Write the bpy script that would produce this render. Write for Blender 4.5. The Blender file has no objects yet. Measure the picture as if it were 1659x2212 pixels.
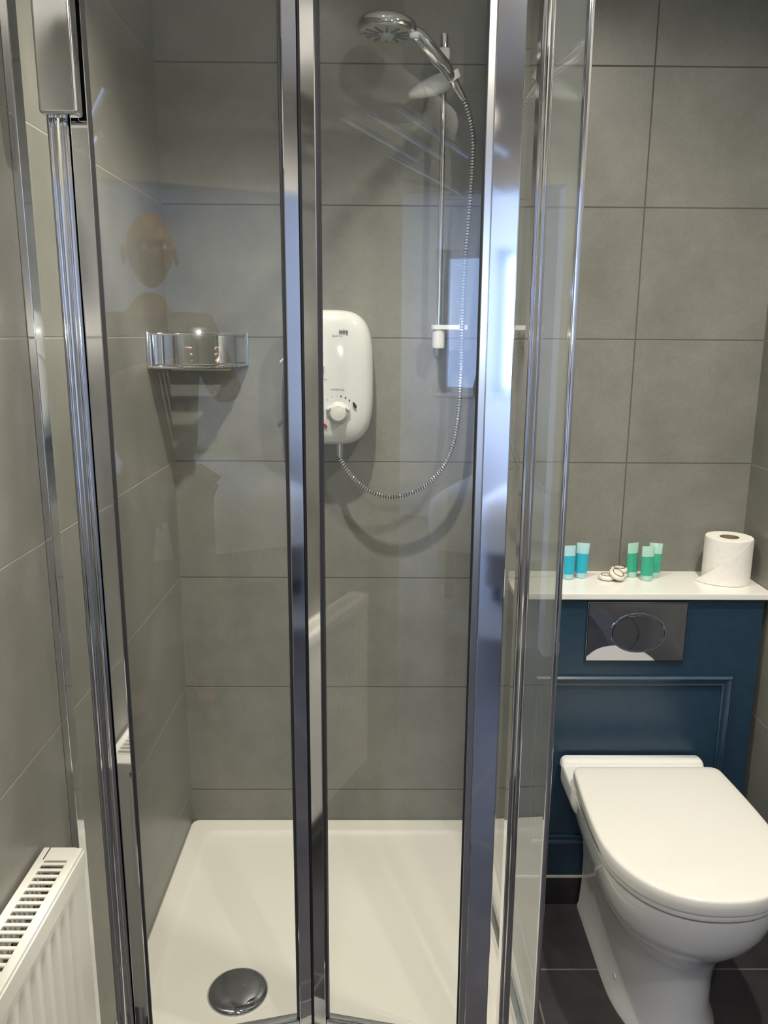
import bpy, bmesh, math, random
from mathutils import Vector, Matrix
random.seed(4)
PI = math.pi
S = bpy.context.scene
COL = S.collection

# ---------------------------------------------------------------- camera, world, light, exposure
EYE = 1.427
def make_camera():
    W, f = 1659.0, 1731.1
    p, yw, r = 0.21710, 0.0101, 0.0061
    cp, sp, cy, sy = math.cos(p), math.sin(p), math.cos(yw), math.sin(yw)
    fw = Vector((sy*cp, cy*cp, -sp)); rt = Vector((cy, -sy, 0)); up = rt.cross(fw)
    c, s = math.cos(r), math.sin(r)
    x = c*rt + s*up; y = -s*rt + c*up; z = -fw
    cam = bpy.data.cameras.new('camera'); ob = bpy.data.objects.new('camera', cam); COL.objects.link(ob)
    ob.matrix_world = Matrix(((x.x, y.x, z.x, 0), (x.y, y.y, z.y, 0), (x.z, y.z, z.z, EYE), (0, 0, 0, 1)))
    cam.sensor_fit = 'VERTICAL'; cam.sensor_height = 24.0; cam.sensor_width = 24.0
    cam.lens = f/2212.0*24.0
    cam.clip_start = 0.01
    S.camera = ob
make_camera()

world = bpy.data.worlds.new('sky'); S.world = world; world.use_nodes = True
bg = world.node_tree.nodes['Background']
bg.inputs[0].default_value = (0.36, 0.55, 1.0, 1); bg.inputs[1].default_value = 1.6
vs = S.view_settings
vs.view_transform = 'Standard'; vs.look = 'None'; vs.gamma = 1.0; vs.use_curve_mapping = False
vs.exposure = 0.0

def light(name, kind, loc, energy, color, rot=(0, 0, 0), **kw):
    l = bpy.data.lights.new(name, kind); l.energy = energy; l.color = color
    for k, v in kw.items(): setattr(l, k, v)
    o = bpy.data.objects.new(name, l); COL.objects.link(o); o.location = loc; o.rotation_euler = rot
    return o
WARM = (1.0, 0.925, 0.81)
CEIL = 2.40
DOWNLIGHTS = [(-0.10, 1.31, 111.0, 101, 1.0), (0.66, 1.00, 84.0, 158, 0.85), (-0.12, -0.12, 22.0, 170, 0.45), (0.62, -0.12, 40.0, 170, 0.45)]
for (lx, ly, en, sz, bl) in DOWNLIGHTS:
    light('downlight_beam', 'SPOT', (lx, ly, CEIL-0.012), en, WARM, spot_size=math.radians(sz), spot_blend=bl, shadow_soft_size=0.022)
# daylight through the bedroom window behind the viewer
light('window_and_fill_light', 'AREA', (-1.05, -3.78, 1.50), 20.0, (0.42, 0.60, 1.0), rot=(PI/2, 0, 0), shape='RECTANGLE', size=1.16, size_y=1.06)
light('window_and_fill_light', 'AREA', (-2.33, -2.30, 1.50), 105.0, (0.45, 0.60, 1.0), rot=(0, -PI/2, 0), shape='RECTANGLE', size=1.06, size_y=1.36)  # added fill from the bedroom's left, brightens the reflected bedroom
# the telephone's flash lamp, just beside its lens
light('flash_beam', 'POINT', (0.010, -0.003, EYE+0.006), 5.0, (1.0, 0.93, 0.78), shadow_soft_size=0.005)

# ---------------------------------------------------------------- materials
def mat(name, col, rough=0.5, metal=0.0, spec=0.5, coat=0.0, alpha=None, trans=0.0, sss=0.0, emit=None):
    m = bpy.data.materials.new(name); m.use_nodes = True
    b = m.node_tree.nodes['Principled BSDF']
    b.inputs['Base Color'].default_value = (*col, 1); b.inputs['Roughness'].default_value = rough
    b.inputs['Metallic'].default_value = metal; b.inputs['Specular IOR Level'].default_value = spec
    b.inputs['Coat Weight'].default_value = coat; b.inputs['Coat Roughness'].default_value = 0.03
    b.inputs['Transmission Weight'].default_value = trans
    if sss: b.inputs['Subsurface Weight'].default_value = sss; b.inputs['Subsurface Radius'].default_value = (0.01, 0.008, 0.006); b.inputs['Subsurface Scale'].default_value = 0.5
    if emit: b.inputs['Emission Color'].default_value = (*emit[0], 1); b.inputs['Emission Strength'].default_value = emit[1]
    return m
def nodes(m): return m.node_tree.nodes, m.node_tree.links
def noise_vary(m, scale, lo, hi, bump=0.0, bscale=None, rough=None):
    """break up a principled base colour with world-scale noise"""
    N, L = nodes(m); b = N['Principled BSDF']
    tc = N.new('ShaderNodeTexCoord'); nz = N.new('ShaderNodeTexNoise'); nz.inputs['Scale'].default_value = scale; nz.inputs['Detail'].default_value = 6
    L.new(tc.outputs['Object'], nz.inputs['Vector'])
    rp = N.new('ShaderNodeValToRGB'); rp.color_ramp.elements[0].color = (*lo, 1); rp.color_ramp.elements[1].color = (*hi, 1)
    rp.color_ramp.elements[0].position = 0.3; rp.color_ramp.elements[1].position = 0.7
    L.new(nz.outputs['Fac'], rp.inputs['Fac']); L.new(rp.outputs['Color'], b.inputs['Base Color'])
    if bump:
        n2 = N.new('ShaderNodeTexNoise'); n2.inputs['Scale'].default_value = bscale or scale*8; L.new(tc.outputs['Object'], n2.inputs['Vector'])
        bp = N.new('ShaderNodeBump'); bp.inputs['Strength'].default_value = bump; bp.inputs['Distance'].default_value = 0.001
        L.new(n2.outputs['Fac'], bp.inputs['Height']); L.new(bp.outputs['Normal'], b.inputs['Normal'])
    return m

def tile_mat(name, lo, hi, grout, axes, rough=0.34, gw=0.0016, speck=0.25):
    """axes: list of (axis index, offset, pitch); grout line wherever the coordinate meets offset + k*pitch"""
    m = mat(name, lo, rough); N, L = nodes(m); b = N['Principled BSDF']
    tc = N.new('ShaderNodeTexCoord'); sx = N.new('ShaderNodeSeparateXYZ'); L.new(tc.outputs['Object'], sx.inputs[0])
    def math_(op, a, c=None):
        n = N.new('ShaderNodeMath'); n.operation = op
        for i, v in enumerate((a, c)):
            if v is None: continue
            if isinstance(v, (int, float)): n.inputs[i].default_value = v
            else: L.new(v, n.inputs[i])
        return n.outputs[0]
    mask = None
    for (ax, off, pitch) in axes:
        u = math_('SUBTRACT', sx.outputs[ax], off)
        u = math_('ADD', u, 20*pitch+pitch/2)
        u = math_('MODULO', u, pitch)
        u = math_('ABSOLUTE', math_('SUBTRACT', u, pitch/2))
        mr = N.new('ShaderNodeMapRange'); mr.inputs['From Min'].default_value = gw*0.7; mr.inputs['From Max'].default_value = gw*1.3
        mr.inputs['To Min'].default_value = 1; mr.inputs['To Max'].default_value = 0
        L.new(u, mr.inputs['Value']); g = mr.outputs[0]
        mask = g if mask is None else math_('MAXIMUM', mask, g)
    n1 = N.new('ShaderNodeTexNoise'); n1.inputs['Scale'].default_value = 7; n1.inputs['Detail'].default_value = 8; n1.inputs['Roughness'].default_value = 0.62
    n2 = N.new('ShaderNodeTexNoise'); n2.inputs['Scale'].default_value = 160; n2.inputs['Detail'].default_value = 4
    for n in (n1, n2): L.new(tc.outputs['Object'], n.inputs['Vector'])
    mx = math_('ADD', math_('MULTIPLY', n1.outputs['Fac'], 1-speck), math_('MULTIPLY', n2.outputs['Fac'], speck))
    rp = N.new('ShaderNodeValToRGB'); rp.color_ramp.elements[0].color = (*lo, 1); rp.color_ramp.elements[1].color = (*hi, 1)
    rp.color_ramp.elements[0].position = 0.34; rp.color_ramp.elements[1].position = 0.66
    L.new(mx, rp.inputs['Fac'])
    mc = N.new('ShaderNodeMix'); mc.data_type = 'RGBA'; L.new(mask, mc.inputs[0]); L.new(rp.outputs['Color'], mc.inputs[6]); mc.inputs[7].default_value = (*grout, 1)
    L.new(mc.outputs[2], b.inputs['Base Color'])
    rr = math_('ADD', math_('MULTIPLY', mask, 0.45), math_('ADD', rough-0.05, math_('MULTIPLY', n1.outputs['Fac'], 0.1)))
    L.new(rr, b.inputs['Roughness'])
    hgt = math_('SUBTRACT', math_('MULTIPLY', n2.outputs['Fac'], 0.06), mask)
    bp = N.new('ShaderNodeBump'); bp.inputs['Strength'].default_value = 0.5; bp.inputs['Distance'].default_value = 0.0012
    L.new(hgt, bp.inputs['Height']); L.new(bp.outputs['Normal'], b.inputs['Normal'])
    return m
ROW = 1.4202
TLO, THI, GRT = (0.174, 0.173, 0.150), (0.240, 0.239, 0.208), (0.10, 0.09, 0.075)
M = {}
M['tile_back'] = tile_mat('grey_wall_tile', TLO, THI, GRT, [(2, ROW, 0.3), (0, 0.622, 1.9)])
M['tile_side'] = tile_mat('grey_wall_tile_side', TLO, THI, (0.30, 0.28, 0.24), [(2, ROW, 0.3), (1, 0.59, 3.0)], gw=0.0013)
M['tile_nib'] = tile_mat('grey_wall_tile_pier', TLO, THI, GRT, [(2, ROW, 0.3)])
M['floor'] = tile_mat('dark_floor_tile', (0.034, 0.031, 0.033), (0.062, 0.056, 0.060), (0.17, 0.16, 0.15), [(1, 1.575, 0.6), (0, 0.362, 0.6)], rough=0.38, gw=0.002)
M['skirt'] = noise_vary(mat('dark_skirting_tile', (0.02, 0.018, 0.02), 0.35), 14, (0.018, 0.016, 0.018), (0.035, 0.031, 0.033))
M['silicone'] = mat('white_silicone', (0.62, 0.58, 0.50), 0.45)
M['plaster'] = noise_vary(mat('white_plaster', (0.78, 0.76, 0.72), 0.8), 5, (0.76, 0.74, 0.70), (0.80, 0.78, 0.74))
M['chrome'] = mat('polished_chrome', (0.80, 0.81, 0.83), 0.06, 1.0)
M['chrome_soft'] = mat('satin_aluminium', (0.72, 0.71, 0.68), 0.22, 1.0)
M['chrome_dark_refl'] = mat('chrome_dark_reflections', (0.50, 0.51, 0.56), 0.025, 1.0)  # ordinary chrome, base colour darkened to imitate dark reflections
M['seal_groove_shade'] = mat('dark_rubber_and_groove_shade', (0.03, 0.03, 0.035), 0.5)  # rubber on the door; on the hose it paints groove shade
M['ceramic'] = mat('glazed_white_ceramic', (0.79, 0.79, 0.76), 0.09, 0, 0.5, coat=0.3)
M['lid'] = mat('white_moulded_plastic', (0.77, 0.76, 0.71), 0.12, 0, 0.5, coat=0.2)
M['tray'] = noise_vary(mat('white_tray_acrylic', (0.74, 0.72, 0.65), 0.22), 3, (0.72, 0.70, 0.63), (0.76, 0.74, 0.67))
M['navy'] = noise_vary(mat('navy_satin_paint', (0.020, 0.045, 0.075), 0.30), 60, (0.013, 0.038, 0.068), (0.018, 0.046, 0.080), bump=0.12, bscale=300)
M['shelf'] = mat('white_shelf_laminate', (0.78, 0.77, 0.72), 0.18)
M['heater'] = mat('white_gloss_plastic', (0.60, 0.61, 0.59), 0.10, 0, 0.5, coat=0.4)
M['dial'] = mat('pale_grey_plastic', (0.54, 0.54, 0.50), 0.2)
M['softwhite'] = mat('milky_white_plastic', (0.72, 0.72, 0.69), 0.32, sss=0.2)
M['face'] = mat('grey_nozzle_plate', (0.50, 0.52, 0.52), 0.35)
M['nozzle'] = mat('grey_rubber_nozzle', (0.16, 0.19, 0.20), 0.5)
M['black'] = mat('black_print', (0.008, 0.008, 0.01), 0.4)
M['greyprint'] = mat('grey_print', (0.35, 0.35, 0.34), 0.4)
M['red'] = mat('red_print', (0.30, 0.015, 0.01), 0.4)
M['rad'] = mat('cream_white_enamel', (0.80, 0.79, 0.72), 0.28)
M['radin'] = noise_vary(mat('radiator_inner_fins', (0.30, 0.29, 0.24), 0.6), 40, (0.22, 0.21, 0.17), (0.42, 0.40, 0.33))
M['paper'] = noise_vary(mat('white_tissue_paper', (0.82, 0.80, 0.74), 0.9, 0, 0.1), 90, (0.78, 0.76, 0.70), (0.84, 0.82, 0.76), bump=0.35, bscale=420)
M['card'] = mat('brown_cardboard', (0.26, 0.19, 0.11), 0.9)
M['blue_gel'] = mat('blue_gel', (0.03, 0.40, 0.54), 0.18, sss=0.35)
M['green_gel'] = mat('green_gel', (0.05, 0.38, 0.25), 0.18, sss=0.35)
M['clear_blue'] = mat('pale_blue_clear_plastic', (0.38, 0.62, 0.66), 0.2, sss=0.3)
M['clear_green'] = mat('pale_green_clear_plastic', (0.38, 0.62, 0.52), 0.2, sss=0.3)
M['soap'] = mat('cream_wrapped_soap', (0.74, 0.69, 0.60), 0.35)
M['bronze'] = mat('dark_brown_print', (0.07, 0.045, 0.03), 0.4)
M['lamp'] = mat('lit_lamp_lens', (1, 1, 1), 0.3, emit=((1.0, 0.9, 0.74), 14.0))
M['skin'] = noise_vary(mat('skin', (0.60, 0.36, 0.25), 0.45, sss=0.1), 30, (0.38, 0.19, 0.12), (0.44, 0.23, 0.15))
M['shirt'] = noise_vary(mat('dark_grey_shirt', (0.05, 0.05, 0.06), 0.85), 200, (0.04, 0.04, 0.05), (0.06, 0.06, 0.075))
M['trousers'] = mat('dark_trousers', (0.03, 0.035, 0.05), 0.9)
M['phone'] = mat('black_phone_glass', (0.01, 0.01, 0.012), 0.08)
M['towel'] = noise_vary(mat('white_towelling', (0.80, 0.78, 0.75), 0.95, 0, 0.1), 220, (0.72, 0.70, 0.67), (0.84, 0.82, 0.79), bump=0.6, bscale=500)
M['blind'] = mat('dark_blue_grey_blind', (0.10, 0.12, 0.17), 0.8)
M['upvc'] = mat('white_window_plastic', (0.80, 0.80, 0.80), 0.3)
M['carpet'] = noise_vary(mat('grey_carpet', (0.2, 0.2, 0.2), 0.95), 150, (0.16, 0.16, 0.16), (0.24, 0.23, 0.22))
M['eye'] = mat('eye_white', (0.8, 0.8, 0.78), 0.2)

def pane_mat(name, tint, r0=0.045, haze=0.0):
    """clear glass sheet: straight-through transmission mixed with a mirror share that rises at grazing angles (Schlick)"""
    m = bpy.data.materials.new(name); m.use_nodes = True; N, L = nodes(m); N.clear()
    out = N.new('ShaderNodeOutputMaterial'); tr = N.new('ShaderNodeBsdfTransparent'); tr.inputs[0].default_value = (*tint, 1)
    gl = N.new('ShaderNodeBsdfGlossy'); gl.inputs['Roughness'].default_value = 0.0; gl.inputs['Color'].default_value = (1, 1, 1, 1)
    lw = N.new('ShaderNodeLayerWeight'); lw.inputs['Blend'].default_value = 0.5
    pw = N.new('ShaderNodeMath'); pw.operation = 'POWER'; L.new(lw.outputs['Facing'], pw.inputs[0]); pw.inputs[1].default_value = 5.0
    mr = N.new('ShaderNodeMapRange'); L.new(pw.outputs[0], mr.inputs['Value']); mr.inputs['To Min'].default_value = r0; mr.inputs['To Max'].default_value = 1.0
    mx = N.new('ShaderNodeMixShader'); L.new(mr.outputs[0], mx.inputs[0]); L.new(tr.outputs[0], mx.inputs[1]); L.new(gl.outputs[0], mx.inputs[2])
    if haze:
        df = N.new('ShaderNodeBsdfDiffuse'); df.inputs[0].default_value = (0.75, 0.80, 0.80, 1)
        tc = N.new('ShaderNodeTexCoord'); nz = N.new('ShaderNodeTexNoise'); nz.inputs['Scale'].default_value = 5; nz.inputs['Detail'].default_value = 5
        L.new(tc.outputs['Object'], nz.inputs['Vector']); ml = N.new('ShaderNodeMath'); ml.operation = 'MULTIPLY'; ml.inputs[1].default_value = haze
        L.new(nz.outputs['Fac'], ml.inputs[0]); m2 = N.new('ShaderNodeMixShader'); L.new(ml.outputs[0], m2.inputs[0]); L.new(mx.outputs[0], m2.inputs[1]); L.new(df.outputs[0], m2.inputs[2])
        L.new(m2.outputs[0], out.inputs[0])
    else: L.new(mx.outputs[0], out.inputs[0])
    return m
M['glass'] = pane_mat('clear_glass_sheet', (0.985, 0.995, 0.99), haze=0.015)
M['side_glass'] = pane_mat('water_marked_glass_sheet', (0.975, 0.99, 0.985), r0=0.09, haze=0.03)

# ---------------------------------------------------------------- mesh helpers
def obj(name, bm, m, parent=None, smooth=None, mats=None):
    me = bpy.data.meshes.new(name)
    bmesh.ops.recalc_face_normals(bm, faces=bm.faces)
    bm.to_mesh(me); bm.free()
    for k in (mats or [m]): me.materials.append(k)
    if smooth is not None:
        for p in me.polygons: p.use_smooth = True
        if smooth < 170: me.set_sharp_from_angle(angle=math.radians(smooth))
    o = bpy.data.objects.new(name, me); COL.objects.link(o)
    if smooth is not None and smooth <= 40:
        wn = o.modifiers.new('weighted', 'WEIGHTED_NORMAL'); wn.keep_sharp = True; wn.weight = 80
    if parent:
        o.parent = parent; 
        q = parent
        o.matrix_parent_inverse = world_mat(parent).inverted()
    return o
def world_mat(o):
    m = Matrix.LocRotScale(o.location, o.rotation_euler, o.scale)
    if o.parent: m = world_mat(o.parent) @ o.matrix_parent_inverse @ m
    return m
def tag(o, label=None, cat=None, group=None, kind=None):
    if label: o['label'] = label
    if cat: o['category'] = cat
    if group: o['group'] = group
    if kind: o['kind'] = kind
    return o
def thing(name, loc, label, cat, group=None):
    o = bpy.data.objects.new(name, None); COL.objects.link(o); o.location = loc; o.empty_display_size = 0.05
    return tag(o, label, cat, group)
def box(bm, x0, x1, y0, y1, z0, z1, bevel=0.0, seg=2, mat_index=0, M4=None):
    v = [bm.verts.new(p) for p in ((x0,y0,z0),(x1,y0,z0),(x1,y1,z0),(x0,y1,z0),(x0,y0,z1),(x1,y0,z1),(x1,y1,z1),(x0,y1,z1))]
    fs = [bm.faces.new([v[i] for i in q]) for q in ((0,3,2,1),(4,5,6,7),(0,1,5,4),(1,2,6,5),(2,3,7,6),(3,0,4,7))]
    for f in fs: f.material_index = mat_index
    vs_ = v
    if bevel:
        es = list({e for f in fs for e in f.edges})
        r = bmesh.ops.bevel(bm, geom=es, offset=bevel, segments=seg, profile=0.5, affect='EDGES')
        vs_ = list({w for f in r['faces'] for w in f.verts} | {w for w in v if w.is_valid})
    if M4: bmesh.ops.transform(bm, matrix=M4, verts=vs_)
    return vs_
def cyl(bm, p0, p1, r0, r1=None, seg=32, cap=True):
    r1 = r0 if r1 is None else r1
    return tube(bm, [p0, p1], [r0, r1], seg, cap)
def tube(bm, pts, rad, seg=16, cap=True, squash=None):
    pts = [Vector(p) for p in pts]; n = len(pts)
    if isinstance(rad, (int, float)): rad = [rad]*n
    t0 = (pts[1]-pts[0]).normalized(); ref = Vector((0, 0, 1)) if abs(t0.z) < 0.9 else Vector((1, 0, 0))
    nrm = (ref - t0*ref.dot(t0)).normalized(); rings = []
    for i in range(n):
        t = (pts[min(i+1, n-1)]-pts[max(i-1, 0)]).normalized()
        nrm = (nrm - t*nrm.dot(t)).normalized(); b = t.cross(nrm)
        rings.append([bm.verts.new(pts[i]+rad[i]*(math.cos(2*PI*k/seg)*nrm*(squash or 1)+math.sin(2*PI*k/seg)*b)) for k in range(seg)])
    for a, c in zip(rings, rings[1:]):
        for k in range(seg): bm.faces.new((a[k], a[(k+1) % seg], c[(k+1) % seg], c[k]))
    if cap: bm.faces.new(rings[0][::-1]); bm.faces.new(rings[-1])
    return rings
def loft(bm, rings, cap0=True, cap1=True, mi=0):
    R = [[bm.verts.new(p) for p in r] for r in rings]; n = len(R[0])
    for a, c in zip(R, R[1:]):
        for k in range(n): bm.faces.new((a[k], a[(k+1) % n], c[(k+1) % n], c[k])).material_index = mi
    if cap0: bm.faces.new(R[0][::-1]).material_index = mi
    if cap1: bm.faces.new(R[-1]).material_index = mi
    return R
def lathe(bm, prof, c=(0, 0, 0), seg=48, M4=None):
    """prof list of (r, z); closed at r=0 ends"""
    c = Vector(c); rings = []; vs_ = []
    for (r, z) in prof:
        if r < 1e-6: rings.append([bm.verts.new(c+Vector((0, 0, z)))])
        else: rings.append([bm.verts.new(c+Vector((r*math.cos(2*PI*k/seg), r*math.sin(2*PI*k/seg), z))) for k in range(seg)])
        vs_ += rings[-1]
    for a, b in zip(rings, rings[1:]):
        for k in range(seg):
            q = [a[k % len(a)], a[(k+1) % len(a)], b[(k+1) % len(b)], b[k % len(b)]]
            u = []
            for w in q:
                if w not in u: u.append(w)
            if len(u) > 2: bm.faces.new(u)
    if M4: bmesh.ops.transform(bm, matrix=M4, verts=vs_)
    return vs_
def catmull(P, n=12):
    P = [Vector(p) for p in P]; P = [2*P[0]-P[1]]+P+[2*P[-1]-P[-2]]; out = []
    for i in range(1, len(P)-2):
        for k in range(n):
            t = k/n
            out.append(0.5*((2*P[i])+(P[i+1]-P[i-1])*t+(2*P[i-1]-5*P[i]+4*P[i+1]-P[i+2])*t*t+(3*P[i]-P[i-1]-3*P[i+1]+P[i+2])*t**3))
    out.append(P[-2]); return out
def text_mesh(name, body, size, m, parent, M4, bold=0.0):
    cu = bpy.data.curves.new(name, 'FONT'); cu.body = body; cu.size = size; cu.align_x = 'CENTER'; cu.align_y = 'CENTER'; cu.extrude = 0.0002; cu.offset = bold
    tmp = bpy.data.objects.new('tmp', cu); COL.objects.link(tmp)
    dg = bpy.context.evaluated_depsgraph_get(); me = bpy.data.meshes.new_from_object(tmp.evaluated_get(dg))
    COL.objects.unlink(tmp); bpy.data.objects.remove(tmp); me.transform(M4); me.materials.clear(); me.materials.append(m)
    o = bpy.data.objects.new(name, me); COL.objects.link(o); o.parent = parent; o.matrix_parent_inverse = world_mat(parent).inverted()
    return o
def struct(name, bm, m, smooth=None, **k): return tag(obj(name, bm, m, smooth=smooth, **k), kind='structure')

# ---------------------------------------------------------------- the room
XL, XR, YB, YF, XW = -0.499, 0.933, 1.967, -1.05, -1.15
BY, BX0, BX1 = -3.55, -2.1, 1.7       # bedroom beyond the doorway
bm = bmesh.new(); box(bm, XW-0.1, XR+0.1, YF-0.10, YB+0.1, -0.1, 0); struct('floor', bm, M['floor'])
bm = bmesh.new(); box(bm, XW-0.1, XR+0.1, YF-0.10, YB+0.1, CEIL, CEIL+0.1); struct('ceiling', bm, M['plaster'])
bm = bmesh.new(); box(bm, XL-0.1, XR+0.1, YB, YB+0.1, 0, CEIL); struct('wall_back', bm, M['tile_back'])
bm = bmesh.new(); box(bm, XL-0.1, XL, -0.10, YB, 0, CEIL); struct('wall_left', bm, M['tile_side'])
bm = bmesh.new(); box(bm, XR, XR+0.1, YF, YB, 0, CEIL); struct('wall_right', bm, M['tile_side'])
bm = bmesh.new(); box(bm, XW, XL-0.1, -0.10, 0.0, 0, CEIL); struct('wall_alcove', bm, M['plaster'])
bm = bmesh.new(); box(bm, XW-0.1, XW, YF, 0.0, 0, CEIL); struct('wall_far_left', bm, M['plaster'])
bm = bmesh.new(); box(bm, XW-0.1, -1.02, YF-0.1, YF, 0, CEIL); box(bm, 0.76, XR+0.1, YF-0.1, YF, 0, CEIL); box(bm, -1.02, 0.76, YF-0.1, YF, 2.02, CEIL); struct('wall_front', bm, M['plaster'])
bm = bmesh.new()
for a in ((-1.05, -1.02, 0, 2.05), (0.76, 0.79, 0, 2.05), (-1.02, 0.76, 2.02, 2.05)): box(bm, a[0], a[1], YF, YF+0.015, a[2], a[3], 0.003)
struct('door_1', bm, M['upvc'])
# the bedroom, seen only as reflections in the glass and chrome
bm = bmesh.new(); box(bm, BX0, BX1, BY-0.3, YF-0.10, -0.1, 0); struct('floor_bedroom', bm, M['carpet'])
bm = bmesh.new(); box(bm, BX0, BX1, BY-0.3, YF-0.10, CEIL, CEIL+0.1); struct('ceiling_bedroom', bm, M['plaster'])
bm = bmesh.new(); a0, a1 = BX0-0.2, BX0
box(bm, a0, a1, BY-0.3, -3.0, 0, CEIL); box(bm, a0, a1, -1.6, YF-0.1, 0, CEIL); box(bm, a0, a1, -3.0, -1.6, 0, 0.95); box(bm, a0, a1, -3.0, -1.6, 2.05, CEIL); struct('wall_bedroom_left', bm, M['plaster'])
w2 = thing('added_fill_window', (BX0-0.1, -2.3, 0.95), None, None); tag(w2, kind='structure')  # unseen window, added to house the bedroom fill lamp
bm = bmesh.new()
for a in ((-3.0, -2.94, 0.95, 2.05), (-1.66, -1.6, 0.95, 2.05), (-2.94, -1.66, 0.95, 1.01), (-2.94, -1.66, 1.99, 2.05), (-2.33, -2.27, 1.01, 1.99)):
    box(bm, BX0-0.13, BX0-0.08, a[0], a[1], a[2], a[3], 0.004)
obj('window_frame', bm, M['upvc'], w2)
bm = bmesh.new(); box(bm, BX1, BX1+0.1, BY-0.3, YF-0.1, 0, CEIL); struct('wall_bedroom_right', bm, M['plaster'])
bm = bmesh.new(); box(bm, BX0, XW-0.1, YF-0.2, YF-0.1, 0, CEIL); box(bm, XR+0.1, BX1, YF-0.2, YF-0.1, 0, CEIL); struct('wall_bedroom_near', bm, M['plaster'])
WX0, WX1, WZ0, WZ1 = -1.62, -0.48, 0.97, 2.06
bm = bmesh.new(); y0, y1 = BY-0.25, BY
box(bm, BX0, WX0, y0, y1, 0, CEIL); box(bm, WX1, BX1, y0, y1, 0, CEIL); box(bm, WX0, WX1, y0, y1, 0, WZ0); box(bm, WX0, WX1, y0, y1, WZ1, CEIL)
struct('wall_bedroom_front', bm, M['plaster'])
win = thing('window_1', (0.5*(WX0+WX1), BY-0.2, WZ0), None, None); tag(win, kind='structure')
bm = bmesh.new(); w = 0.06
for a in ((WX0, WX0+w, WZ0, WZ1), (WX1-w, WX1, WZ0, WZ1), (WX0+w, WX1-w, WZ0, WZ0+w), (WX0+w, WX1-w, WZ1-w, WZ1), (-1.08, -1.02, WZ0+w, WZ1-w)):
    box(bm, a[0], a[1], BY-0.20, BY-0.15, a[2], a[3], 0.004)
obj('window_frame', bm, M['upvc'], win)
bm = bmesh.new(); box(bm, WX0+w, WX1-w, BY-0.178, BY-0.172, WZ0+w, WZ1-w); obj('glass_pane', bm, pane_mat('window_glass', (0.97, 0.98, 1.0)), win)
bm = bmesh.new(); box(bm, WX0+0.001, WX1-0.001, BY-0.15, BY+0.03, WZ0, WZ0+0.02, 0.003); obj('window_sill', bm, M['upvc'], win)
# tiled pier in the far right corner of the shower
bm = bmesh.new(); box(bm, 0.243, 0.322, 1.862, YB, 0.129, CEIL); struct('wall_pier', bm, M['tile_nib'])
# door in the right-hand wall behind the camera
# ---------------------------------------------------------------- ceiling lamps
for i, (lx, ly, en, sz, bl) in enumerate(DOWNLIGHTS):
    where = ['inside the shower', 'over the toilet side of the room', 'behind the camera on the left', 'behind the camera on the right'][i]
    t = thing('ceiling_downlight', (lx, ly, CEIL), 'round chrome ceiling downlight '+where, 'lamp', 'recessed ceiling downlights')
    bm = bmesh.new(); lathe(bm, [(0.028, 0), (0.042, 0), (0.042, -0.004), (0.034, -0.007), (0.028, -0.004), (0.028, 0)], (lx, ly, CEIL), 36); obj('trim_ring', bm, M['chrome'], t, 40)
    bm = bmesh.new(); lathe(bm, [(0, -0.004), (0.027, -0.003), (0.027, 0), (0, 0)], (lx, ly, CEIL), 32); obj('lamp_lens', bm, M['lamp'], t, 40)

# ---------------------------------------------------------------- shower tray
TX0, TX1, TY0, TY1, TZ = XL, 0.301, 1.150, YB, 0.129
tray = thing('shower_tray', (0.5*(TX0+TX1), 1.56, 0), 'low white square shower tray between tiled walls', 'shower tray')
def rrect(x0, x1, y0, y1, r, z, n=6):
    out = []
    for (cx, cy, a0) in ((x1-r, y1-r, 0), (x0+r, y1-r, 90), (x0+r, y0+r, 180), (x1-r, y0+r, 270)):
        for k in range(n+1):
            a = math.radians(a0+90*k/n); out.append((cx+r*math.cos(a), cy+r*math.sin(a), z))
    return out
bm = bmesh.new()
rings = [rrect(TX0, TX1, TY0, TY1, 0.02, 0.0), rrect(TX0, TX1, TY0, TY1, 0.02, TZ-0.004), rrect(TX0+0.004, TX1-0.004, TY0+0.004, TY1-0.004, 0.018, TZ)]
rings += [rrect(TX0+0.045, TX1-0.06, TY0+0.05, TY1-0.045, 0.03, TZ), rrect(TX0+0.052, TX1-0.067, TY0+0.057, TY1-0.052, 0.028, TZ-0.003), rrect(TX0+0.065, TX1-0.08, TY0+0.07, TY1-0.065, 0.03, TZ-0.010), rrect(TX0+0.10, TX1-0.11, TY0+0.11, TY1-0.10, 0.03, TZ-0.012)]
loft(bm, rings); obj('tray_body', bm, M['tray'], tray, 35)
DX, DY = -0.278, 1.388
bm = bmesh.new(); lathe(bm, [(0.061, 0), (0.061, 0.004), (0.055, 0.0075), (0.04, 0.0105), (0.02, 0.012), (0, 0.0125)], (DX, DY, TZ-0.012), 64)
wc = obj('waste_cover', bm, M['chrome_dark_refl'], tray, 60); wc['label'] = 'round domed chrome waste cover'
bm = bmesh.new(); lathe(bm, [(0, 0.0128), (0.0028, 0.0126), (0.0028, 0.011), (0, 0.011)], (DX+0.012, DY+0.004, TZ-0.012), 16); obj('pin', bm, M['chrome'], wc, 40)

# ---------------------------------------------------------------- shower enclosure (bifold door, side panel)
EZ0, EZ1 = TZ, 2.03
enc = thing('shower_enclosure', (-0.10, 1.18, TZ), 'chrome framed glass shower enclosure with folding door and side panel', 'shower enclosure')
YE = 1.175
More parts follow.
